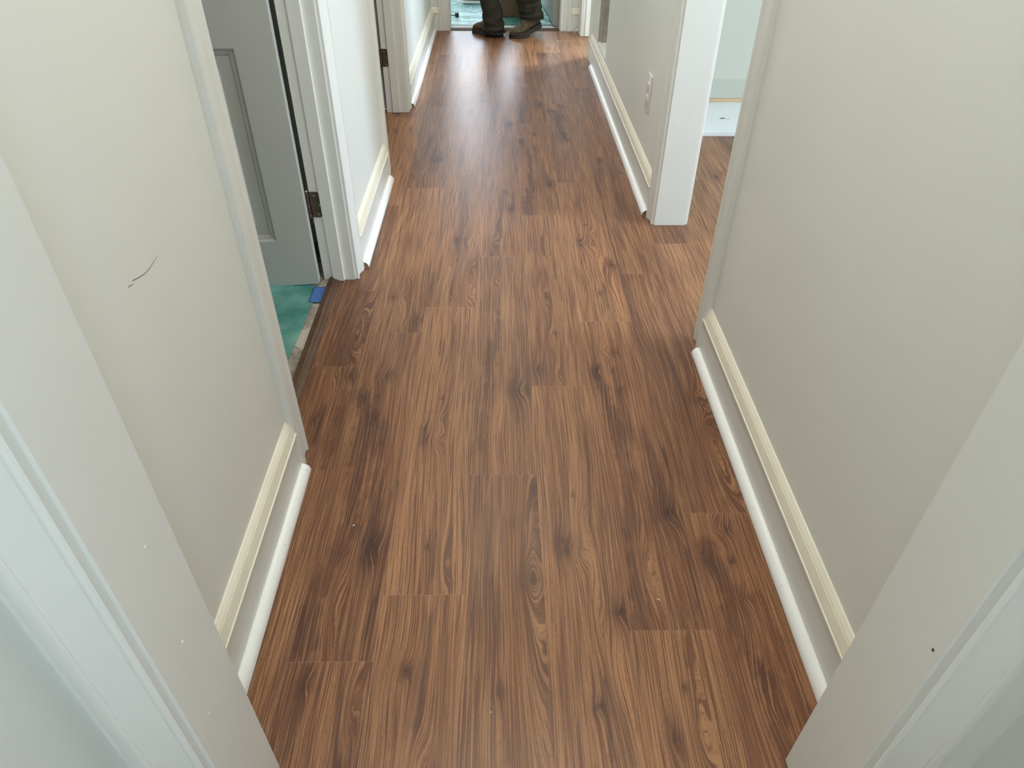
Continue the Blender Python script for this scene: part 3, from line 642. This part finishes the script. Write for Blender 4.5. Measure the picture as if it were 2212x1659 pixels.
def make_hinge(parent, x, y, z):
    # leaf lies on the jamb face (normal -y) at (x..), knuckle towards the room
    hh = .083; e = MB(); rc = .012; w0, w1 = .006, .040
    pts = [(w0, -hh/2), (w1-rc, -hh/2)] + [(w1-rc+rc*math.cos(t), -hh/2+rc+rc*math.sin(t)) for t in [-math.pi/2+i*math.pi/12 for i in range(1, 7)]] + \
          [(w1-rc+rc*math.cos(t), hh/2-rc+rc*math.sin(t)) for t in [i*math.pi/12 for i in range(0, 7)]] + [(w0, hh/2)]
    e.prism(pts, lambda p, q, t: (x+p, y-t, z+q), 0, .0022)
    h = e.build('hinge', M['bronze'], parent, label='dark bronze hinge')
    kn = MB()
    for i in range(5): kn.tube([(x+.002, y-.006, z-hh/2+hh*i/5+.0006), (x+.002, y-.006, z-hh/2+hh*(i+1)/5-.0006)], .0052, 12)
    kn.build('knuckle', M['bronze'], h, smooth=True)
    MB().tube([(x+.002, y-.006, z+hh/2), (x+.002, y-.006, z+hh/2+.003), (x+.002, y-.006, z+hh/2+.005), (x+.002, y-.006, z+hh/2+.0065)], [.003, .003, .0055, .004], 12).build('hinge_pin', M['pin'], h, smooth=True)
    sc_ = MB()
    for px, pz in ((.022, .030), (.035, .0), (.028, -.031)): sc_.tube([(x+px, y-.002, z+pz), (x+px, y-.0032, z+pz)], .0034, 10)
    sc_.build('screw', M['pin'], h)
    return h
d1 = make_door(); d1.location = (-.587, 1.9985, 0); d1.rotation_euler = (0, 0, math.radians(5.5))
setp(d1, 'grey panelled door standing open into the left room', 'door', kind='structure')
hp = (-.584, 2.045)
make_hinge(d1, 0, 0, 0)
for c in list(d1.children):
    if c.name.startswith('hinge'):
        c.matrix_parent_inverse = Matrix(); 
        inv = (Matrix.Translation(d1.location) @ Matrix.Rotation(math.radians(5.5), 4, 'Z')).inverted()
        c.matrix_local = inv @ Matrix.Translation((hp[0]-.004, hp[1], .266))
def copy_tree(o, parent=None):
    c = o.copy(); C.objects.link(c); c.parent = parent
    for ch in o.children: copy_tree(ch, c)
    return c
kids = [c for c in d1.children if c.name.startswith('hinge')]
for z in (1.05, 1.80):
    c = copy_tree(kids[0], d1); c.location = Vector(kids[0].location)+Vector((0, 0, z-.266))
d2 = copy_tree(d1); d2.name = 'door_2'; d2.location = (-.587, 1.9985+1.70, 0)
setp(d2, 'second left door, mostly hidden, with a brown hinge on its jamb', 'door', kind='structure')
# far room door: open about 95 degrees, hinged right
d3 = copy_tree(d1); d3.name = 'door_3'
for c in list(d3.children):
    if c.name.startswith('hinge'):
        for g in list(c.children): bpy.data.objects.remove(g)
        bpy.data.objects.remove(c)
d3.location = (.398, 5.640, 0.004); d3.rotation_euler = (0, 0, math.radians(-87))
setp(d3, 'pale door standing open into the far room, right of the person', 'door', kind='structure')

# ---------------------------------------------------------------- film, tape
def film(name, outline_x, y0, y1, nx, ny, amp, seed, label, ridges=(), flats=()):
    # outline_x(y)-> (xa, xb)
    rs = np.random.RandomState(seed); V = []; Fs = []
    ys = np.linspace(y0, y1, ny)
    X = np.zeros((ny, nx)); Y = np.zeros((ny, nx))
    for j, y in enumerate(ys):
        a, b_ = outline_x(y); X[j] = np.linspace(a, b_, nx); Y[j] = y
    Z = .003+amp*np.abs(vnoise(X*9, Y*14, seed))+amp*.6*np.abs(vnoise(X*26+3, Y*40, seed+2))
    for (xa_, xb_, ya_, yb_) in flats:
        d = np.maximum(np.maximum(xa_-X, X-xb_), np.maximum(ya_-Y, Y-yb_)); Z = .003+(Z-.003)*np.clip(d/.03, 0, 1)
    for (ax, ay, bx, by, hgt, wd) in ridges:
        dx, dy = bx-ax, by-ay; t = np.clip(((X-ax)*dx+(Y-ay)*dy)/(dx*dx+dy*dy), 0, 1)
        Z += hgt*np.exp(-(np.hypot(X-ax-t*dx, Y-ay-t*dy)/wd)**2)
    V = np.stack([X.ravel(), Y.ravel(), Z.ravel()], 1)
    for j in range(ny-1):
        for i in range(nx-1): Fs.append((j*nx+i, j*nx+i+1, (j+1)*nx+i+1, (j+1)*nx+i))
    mb = MB(); mb.add([tuple(p) for p in V], Fs)
    return mb.build(name, M['film'], smooth=True, angle=180, label=label, cat='plastic sheet')
def ex(y):
    k = [(1.30, -.612), (1.607, -.597), (1.714, -.592), (1.823, -.590), (1.894, -.589), (1.96, -.598), (1.99, -.606), (2.04, -.620)]
    xs = [a for a, _ in k]; vv = [b for _, b in k]
    return (-2.2, float(np.interp(y, xs, vv)))
film('plastic_sheet', ex, 1.0, 2.08, 150, 100, .0018, 4, 'teal plastic sheet covering the stone floor behind the grey door', [(-.60, 2.02, -.95, 1.93, .016, .010), (-.72, 1.78, -.66, 1.95, .003, .006), (-.60, 2.02, -.9, 2.0, .012, .012)])
film('plastic_sheet', lambda y: (-1.38, .93), 5.702, 8.42, 200, 240, .006, 8, 'shiny teal plastic sheet covering the far room floor', [(-.34, 5.95, .0, 5.80, .006, .015), (-.34, 6.1, .05, 6.0, .006, .012), (.2, 5.9, .40, 5.75, .010, .012)], [(-.02, .28, 5.96, 6.22), (-.33, -.07, 6.57, 6.83), (-.49, -.29, 5.94, 6.04)])
mb = MB(); nx, ny = 8, 14; V = []
for j in range(ny):
    for i in range(nx):
        x = -.603+.0405*i/(nx-1); y = 1.898+.093*j/(ny-1)+.002*math.sin(i*1.3)*(1 if j in (0, ny-1) else 0); V.append((x, y, .0062+.0006*math.sin(j*.9+i*.5)*math.sin(j*.35)))
mb.add(V, [(j*nx+i, j*nx+i+1, (j+1)*nx+i+1, (j+1)*nx+i) for j in range(ny-1) for i in range(nx-1)])
tp = mb.build('painters_tape', M['tape'], smooth=True, angle=180, label='strip of blue tape holding the teal sheet at the threshold', cat='tape')
sm = tp.modifiers.new('s', 'SOLIDIFY'); sm.thickness = .0004

# ---------------------------------------------------------------- far room items
bx = empty('cardboard_box', (.135, 6.09, .0045), label='brown cardboard box behind the person in the far room', cat='box')
mb = MB().box(-.125, .125, -.11, .11, 0, .32); mb.build('box_body', M['card'], bx, bevel=.002)
mb = MB().box(-.123, .123, -.108, -.001, .3205, .3235).box(-.123, .123, .001, .108, .3205, .3235); mb.build('flap', M['card'], bx)
MB().box(-.1255, .1255, -.02, .02, .3238, .3244).build('packing_tape', M['paper'], bx)
bb = empty('storage_bin', (-.20, 6.70, .0045), label='blue plastic bin with dark base at the top of the doorway', cat='bin')
mb = MB(); o0 = [(-.095, -.10, .007), (.095, -.10, .007), (.095, .10, .007), (-.095, .10, .007)]; o1 = [(-.11, -.115, .13), (.11, -.115, .13), (.11, .115, .13), (-.11, .115, .13)]
i1 = [(-.104, -.109, .13), (.104, -.109, .13), (.104, .109, .13), (-.104, .109, .13)]; i0 = [(-.09, -.095, .026), (.09, -.095, .026), (.09, .095, .026), (-.09, .095, .026)]
mb.add(o0+o1+i1+i0, [(k+a*4, (k+1) % 4+a*4, (k+1) % 4+a*4+4, k+a*4+4) for a in range(3) for k in range(4)]+[(12, 13, 14, 15), (3, 2, 1, 0)])
mb.build('bin_body', M['bluebin'], bb, bevel=.0015)
MB().box(-.097, .097, -.103, .10, 0, .007).build('base', M['navy'], bb, bevel=.003)
pp = MB(); pp.add([(-.345, 6.47, .0105), (-.15, 6.45, .0105), (-.14, 6.56, .0105), (-.345, 6.58, .0105)], [(0, 1, 2, 3)])
o = pp.build('paper_sheet', M['paper'], label='pale sheet of paper beside the blue bin', cat='paper'); o.modifiers.new('s', 'SOLIDIFY').thickness = .001
tl_ = empty('hand_tool', (-.32, 5.99, .0042), label='small tool with thin grey handle and square black head on the teal film', cat='tool')
MB().tube([(-.15, .0, .010), (-.06, 0, .010), (-.012, 0, .010)], [.006, .005, .005], 10).build('handle', M['greymetal'], tl_, smooth=True)
MB().box(-.013, .014, -.030, .030, .0, .030).build('head', M['black'], tl_, bevel=.003)

# crumbs on the planks
def crumb(x, y, dx, dy, r, label):
    m_ = MB().tube([(x, y, .0014), (x+dx, y+dy, .0018), (x+dx*1.9, y+dy*1.3, .0012)], [r*.7, r, r*.4], 6)
    m_.build('debris_crumb', M['whitespeck'], label=label, cat='debris', group='crumbs on the floor')
for q in [(.3073, .8120, .004, -.003, .0010, 'white hooked wood shaving on the planks right of centre'), (-.320, 1.0, .002, .003, .0017, 'pale chip on the planks near the left quarter-round end'),
          (-.1565, 1.932, .001, .001, .0014, 'pale crumb beside a plank joint in mid hallway'), (-.018, .588, .001, .002, .0009, 'pale crumb near the bottom centre of the floor')]: crumb(*q)

# fill lamps added at the ceiling, unseen above the frame
def lamp(x, y, label):
    e = empty('fill_lamp', (x, y, H-.04), label=label, cat='ceiling lamp')
    n = 40; ring = [(.155, 0), (.165, .006), (.165, .04), (.14, .04), (.14, .004)]
    mb = MB(); vs = [(r*math.cos(2*math.pi*i/n), r*math.sin(2*math.pi*i/n), z) for i in range(n) for r, z in ring]; k = len(ring)
    mb.add(vs, [(i*k+a, i*k+(a+1) % k, ((i+1) % n)*k+(a+1) % k, ((i+1) % n)*k+a) for i in range(n) for a in range(k)]); mb.build('lamp_rim', M['lampw'], e, smooth=True)
    MB().prism([(.138*math.cos(2*math.pi*i/n), .138*math.sin(2*math.pi*i/n)) for i in range(n)], lambda p, q, t: (p, q, t), .010, .016).build('diffuser', M['diffuser'], e)
lamp(.055, 1.25, 'added round fill lamp over the near hallway'); lamp(.055, 2.85, 'added round fill lamp over the middle of the hallway'); lamp(.055, 4.45, 'added round fill lamp over the far hallway'); lamp(.07, -.7, 'added round fill lamp above the camera position')
# ---------------------------------------------------------------- person
def skin_mesh(name, pts, edges, radii, root=0, sub=2, flat=None):
    me = bpy.data.meshes.new(name+'_src'); me.from_pydata([tuple(p) for p in pts], edges, [])
    o = bpy.data.objects.new(name+'_src', me); C.objects.link(o)
    o.modifiers.new('k', 'SKIN').use_smooth_shade = True
    for i, v in enumerate(me.skin_vertices[0].data):
        r = radii[i]; v.radius = r if hasattr(r, '__len__') else (r, r); v.use_root = (i == root)
    s = o.modifiers.new('u', 'SUBSURF'); s.levels = sub; s.render_levels = sub
    dg = bpy.context.evaluated_depsgraph_get(); dg.update()
    out = bpy.data.meshes.new_from_object(o.evaluated_get(dg)); bpy.data.objects.remove(o)
    for p in out.polygons: p.use_smooth = True
    return out
def link(name, me, mt, parent, **k):
    me.materials.clear(); me.materials.append(mt); o = bpy.data.objects.new(name, me); C.objects.link(o); o.parent = parent; return setp(o, **k)
PX, PY = .12, 5.43
per = empty('person', (PX, PY, 0), label='person in dark work trousers and tan boots stepping left at the end doorway', cat='person')
def W(x, y, z): return (x-PX, y-PY, z)
# joints: world coordinates, facing -x; far leg in front, near leg behind
hipF, kneeF, ankF = (.11, 5.50, .92), (-.035, 5.47, .50), (-.02, 5.400, .09)
hipN, kneeN, ankN = (.15, 5.36, .92), (.175, 5.36, .52), (.226, 5.412, .165)
pts, ed, rad = [], [], []
def add(p, r, par=None):
    pts.append(W(*p)); rad.append(r); i = len(pts)-1
    if par is not None: ed.append((par, i))
    return i
pel = add((.13, 5.43, .95), (.13, .10))
sp1 = add((.125, 5.43, 1.10), (.13, .095), pel); sp2 = add((.12, 5.43, 1.26), (.14, .10), sp1); sp3 = add((.115, 5.43, 1.40), (.13, .085), sp2)
nk = add((.105, 5.43, 1.475), .052, sp3); nk2 = add((.095, 5.43, 1.53), .052, nk)
hd = add((.080, 5.43, 1.60), (.088, .098), nk2); hd2 = add((.090, 5.43, 1.67), (.098, .112), hd); hd3 = add((.098, 5.43, 1.73), (.085, .095), hd2)
for hip, knee, ank, toe in ((hipF, kneeF, ankF, (-.10, 5.450, .040)), (hipN, kneeN, ankN, (.165, 5.38, .06))):
    h = add(hip, .085, pel); t1_ = add([(hip[i]*.5+knee[i]*.5) for i in range(3)], .072, h); k = add(knee, .045, t1_)
    c = add([(knee[i]*.65+ank[i]*.35) for i in range(3)], .040, k); a = add(ank, .030, c); add(toe, .016, a)
for sy, el, wr_ in ((-1, (.13, 5.185, 1.14), (.03, 5.20, .93)), (1, (.12, 5.675, 1.14), (.02, 5.66, .93))):
    s = add((.115, 5.43+sy*.175, 1.385), .055, sp3); e1_ = add([(pts[s][0]+PX)*.5+el[0]*.5, (pts[s][1]+PY)*.5+el[1]*.5, (1.385+el[2])/2], .046, s)
    e = add(el, .040, e1_); f_ = add([(el[i]*.5+wr_[i]*.5) for i in range(3)], .036, e); wv = add(wr_, (.026, .030), f_)
    d = (Vector(wr_)-Vector(el)).normalized(); palm = Vector(wr_)+d*.05; pv_ = add(palm, (.020, .036), wv)
    across = Vector((-.6, 0, .0))+Vector((0, 0, .0)); across = (Vector((0, sy, 0)).cross(d)).normalized()
    for q, ln in enumerate((.070, .080, .075, .060)):
        base = palm+across*(.027-.018*q)+d*.020
        b0 = add(base, .0088, pv_); b1 = add(base+d*ln*.45+Vector((-.004, -sy*.006, 0)), .0080, b0); b2 = add(base+d*ln*.95+Vector((-.012, -sy*.020, 0)), .0066, b1)
    tb = Vector(wr_)+d*.022+across*.030; b0 = add(tb, .011, pv_); add(tb+d*.035+across*.016, .0085, b0)
body = link('body', skin_mesh('body', pts, ed, rad, 0, 2), M['skin'], per)
hx, hy, hz = .085-PX, 0, 1.64
fm = MB(); fm.tube([(hx-.072, hy, hz+.02), (hx-.096, hy, hz-.012), (hx-.078, hy, hz-.020)], [.007, .013, .006], 10); fm.build('nose', M['skin'], body, smooth=True)
for s in (-1, 1):
    MB().tube([(hx-.074, hy+s*.030, hz+.022), (hx-.080, hy+s*.030, hz+.022), (hx-.083, hy+s*.030, hz+.022)], [.012, .010, .004], 12).build('eye', M['eye'], body, smooth=True)
    MB().tube([(hx+.005, hy+s*.076, hz+.02), (hx+.012, hy+s*.088, hz+.026), (hx+.008, hy+s*.086, hz-.010), (hx+.002, hy+s*.076, hz-.024)], [.008, .009, .008, .005], 8).build('ear', M['skin'], body, smooth=True)
MB().tube([(hx-.072, -.022, hz-.046), (hx-.082, 0, hz-.045), (hx-.072, .022, hz-.046)], [.004, .0065, .004], 8).build('mouth', M['lip'], body, smooth=True)
hm = MB(); n, k = 24, 10; vs = []
for j in range(k):
    ph = math.pi*.56*j/(k-1)
    for i in range(n):
        th = 2*math.pi*i/n; r = 1+.03*math.sin(th*7+j); x = .103*math.sin(ph)*math.cos(th)*r; y = .092*math.sin(ph)*math.sin(th)*r; z = .112*math.cos(ph)
        if math.cos(th) < -.2: z += .050*math.sin(ph)
        else: z -= .045*math.sin(ph)*max(0, math.cos(th))
        vs.append((hx+.016+x, hy+y, hz+.030+z))
hm.add(vs, [(j*n+i, j*n+(i+1) % n, (j+1)*n+(i+1) % n, (j+1)*n+i) for j in range(k-1) for i in range(n)]); hm.build('hair', M['hair'], per, smooth=True, angle=180)
# shirt
sp = [W(.13, 5.43, .89), W(.125, 5.43, 1.10), W(.12, 5.43, 1.26), W(.115, 5.43, 1.40), W(.108, 5.43, 1.455)]
se = [(0, 1), (1, 2), (2, 3), (3, 4)]; sr = [(.185, .150), (.180, .140), (.185, .140), (.170, .120), (.078, .078)]
for sy, el in ((-1, (.13, 5.185, 1.14)), (1, (.12, 5.675, 1.14))):
    i = len(sp); sp.append(W(.115, 5.43+sy*.180, 1.385)); se.append((3, i)); sr.append(.100)
    sp.append(W(el[0], el[1], el[2]+.03)); se.append((i, i+1)); sr.append(.074)
link('shirt', skin_mesh('shirt', sp, se, sr, 0, 2), M['shirt'], per)
# trousers: lofted legs with folds
def loft(mb, rows, seg=56, fold=lambda t, th: 0, cap=False, sub=8):
    # rows: (centre, rx, ry); catmull-rom in between
    R_ = []
    n = len(rows)
    for i in range(n-1):
        p0, p1, p2, p3 = [np.array([*rows[max(0, min(n-1, j))][0], *rows[max(0, min(n-1, j))][1:]]) for j in (i-1, i, i+1, i+2)]
        for s in range(sub):
            t = s/sub; R_.append(.5*((2*p1)+(-p0+p2)*t+(2*p0-5*p1+4*p2-p3)*t*t+(-p0+3*p1-3*p2+p3)*t**3))
    R_.append(np.array([*rows[-1][0], *rows[-1][1:]])); vs = []; m_ = len(R_)
    for j, r in enumerate(R_):
        for i in range(seg):
            th = 2*math.pi*i/seg; g = fold(j/(m_-1), th); dz = 0
            vs.append((r[0]+(r[3]+g)*math.cos(th), r[1]+(r[4]+g)*math.sin(th), r[2]+g*.25))
    fs = [(j*seg+i, j*seg+(i+1) % seg, (j+1)*seg+(i+1) % seg, (j+1)*seg+i) for j in range(m_-1) for i in range(seg)]
    if cap: fs += [tuple(range(seg)), tuple((m_-1)*seg+i for i in range(seg))]
    mb.add(vs, fs)
def folds(seed, amt):
    def f(t, th):
        a = max(0, (t-.55)/.45)
        v = math.sin(46*t+2.2*math.sin(th+seed)+seed)*.55+math.sin(75*t-3*math.cos(th*1.0+seed)+seed*2)*.35+.3*math.sin(3*th+9*t+seed)
        return amt*(.18+.9*a)*v+.004*math.sin(2*th+7*t)
    return f
tm = MB()
loft(tm, [(W(.112, 5.49, .97), .10, .085), (W(.09, 5.50, .86), .095, .09), (W(.02, 5.485, .68), .082, .080), (W(-.045, 5.465, .50), .074, .072), (W(-.058, 5.445, .34), .070, .070), (W(-.063, 5.425, .24), .070, .070), (W(-.046, 5.412, .16), .075, .074), (W(-.038, 5.402, .09), .072, .076), (W(-.032, 5.398, .045), .073, .078), (W(-.030, 5.396, .022), .071, .076)], fold=folds(.6, .012))
loft(tm, [(W(.148, 5.37, .97), .10, .085), (W(.158, 5.36, .86), .095, .09), (W(.17, 5.36, .70), .084, .080), (W(.172, 5.362, .54), .078, .074), (W(.195, 5.385, .38), .078, .072), (W(.203, 5.402, .26), .087, .076), (W(.210, 5.408, .20), .087, .076), (W(.224, 5.411, .150), .084, .075), (W(.234, 5.414, .112), .080, .074)], fold=folds(2.1, .009))
loft(tm, [(W(.13, 5.43, 1.02), .125, .155), (W(.13, 5.43, .95), .13, .16), (W(.13, 5.43, .86), .12, .15), (W(.13, 5.43, .82), .07, .09)], fold=lambda t, th: .002*math.sin(5*th+9*t))
tro = tm.build('trousers', M['trouser'], per, smooth=True, angle=180)
for (cx_, cy_, cz_, rx_, ry_) in ((-.030, 5.396, .028, .072, .077), (.236, 5.414, .116, .078, .073)):
    ring = [W(cx_+rx_*math.cos(t), cy_+ry_*math.sin(t), cz_+.003*math.sin(3*t)) for t in [2*math.pi*i/32 for i in range(33)]]
    MB().tube(ring, .0035, 6, cap=False).build('hem', M['trouser'], tro, smooth=True)
# boots
def boot(heel, yaw, bend, shaft=1, name='boot'):
    # local: heel at s=0, toe at s=.275 along +x
    def T(x, y, z):
        x *= .9
        if bend and x < .167:
            dx, dz = x-.167, z; a = math.radians(bend)*min(1, (.167-x)/.05)
            x = .167+dx*math.cos(a)+dz*math.sin(a); z = -dx*math.sin(a)+dz*math.cos(a)
        ca, sa = math.cos(yaw), math.sin(yaw)
        return W(heel[0]+x*ca-y*sa, heel[1]+x*sa+y*ca, heel[2]+z)
    S = [(.000, .020, .105), (.008, .034, .125), (.030, .038, .140), (.060, .038, .145), (.085, .038, .138), (.105, .038, .118), (.130, .041, .098), (.160, .046, .084), (.195, .050, .074), (.230, .047, .066), (.255, .037, .056), (.270, .022, .044), (.276, .006, .034)]
    mb = MB(); seg = 24; vs = []
    for s, hw, top in S:
        top = min(top, shaft)
        for i in range(seg):
            th = 2*math.pi*i/seg; cy, sy_ = math.cos(th), math.sin(th)
            y = hw*math.copysign(abs(cy)**.75, cy); zc = (top+.022)/2; z = zc+(top-.022)/2*math.copysign(abs(sy_)**.85, sy_)
            if sy_ > 0: y *= 1-.28*sy_**2
            vs.append(T(s, y, z))
    n = len(S); mb.add(vs, [(j*seg+i, j*seg+(i+1) % seg, (j+1)*seg+(i+1) % seg, (j+1)*seg+i) for j in range(n-1) for i in range(seg)]+[tuple(range(seg)), tuple((n-1)*seg+i for i in range(seg))])
    up_ = mb.build(name, M['boot'], per, smooth=True, angle=60, label='tan suede work boot')
    O = [(-.004, .0), (.0, .022), (.012, .036), (.04, .043), (.08, .041), (.12, .043), (.16, .050), (.20, .055), (.235, .052), (.262, .040), (.280, .020), (.284, 0)]
    out = O+[(a, -b_) for a, b_ in O[-2:0:-1]]; m2 = MB(); vs = []; K = [0, .010, .012, .024, .030]; G = [1, 1, .97, 1, .96]
    for z, g in zip(K, G):
        for a, b_ in out: vs.append(T(.14+(a-.14)*g, b_*g, z))
    q = len(out); m2.add(vs, [(j*q+i, j*q+(i+1) % q, (j+1)*q+(i+1) % q, (j+1)*q+i) for j in range(4) for i in range(q)]+[tuple(range(q)), tuple(4*q+i for i in range(q))])
    m2.build('sole', M['sole'], up_, smooth=True, angle=40)
    m3 = MB()
    for s, z, hw in ((.112, .116, .024), (.128, .104, .025), (.144, .096, .026), (.160, .089, .027)):
        m3.tube([T(s, -hw, z-.008), T(s+.004, -hw*.4, z+.002), T(s+.008, hw*.4, z+.002), T(s+.012, hw, z-.008)], .0024, 6)
    m3.build('lace', M['lace'], up_, smooth=True)
    m4 = MB()
    for s, hw, z in ((.178, .047, .024),):
        m4.tube([T(s, -.049, .03), T(s-.004, -.038, .066), T(s-.002, 0, .082), T(s-.004, .038, .066), T(s, .049, .03)], .0016, 6)
    m4.build('seam', M['sole'], up_)
boot((.020, 5.376, .001), math.radians(180-38), 0, .088)
boot((.305, 5.452, .001), math.radians(180+26), 20)
for o in C.objects:
    if o.parent is None and o.type in ('MESH', 'EMPTY') and 'label' not in o: print('NO LABEL', o.name)
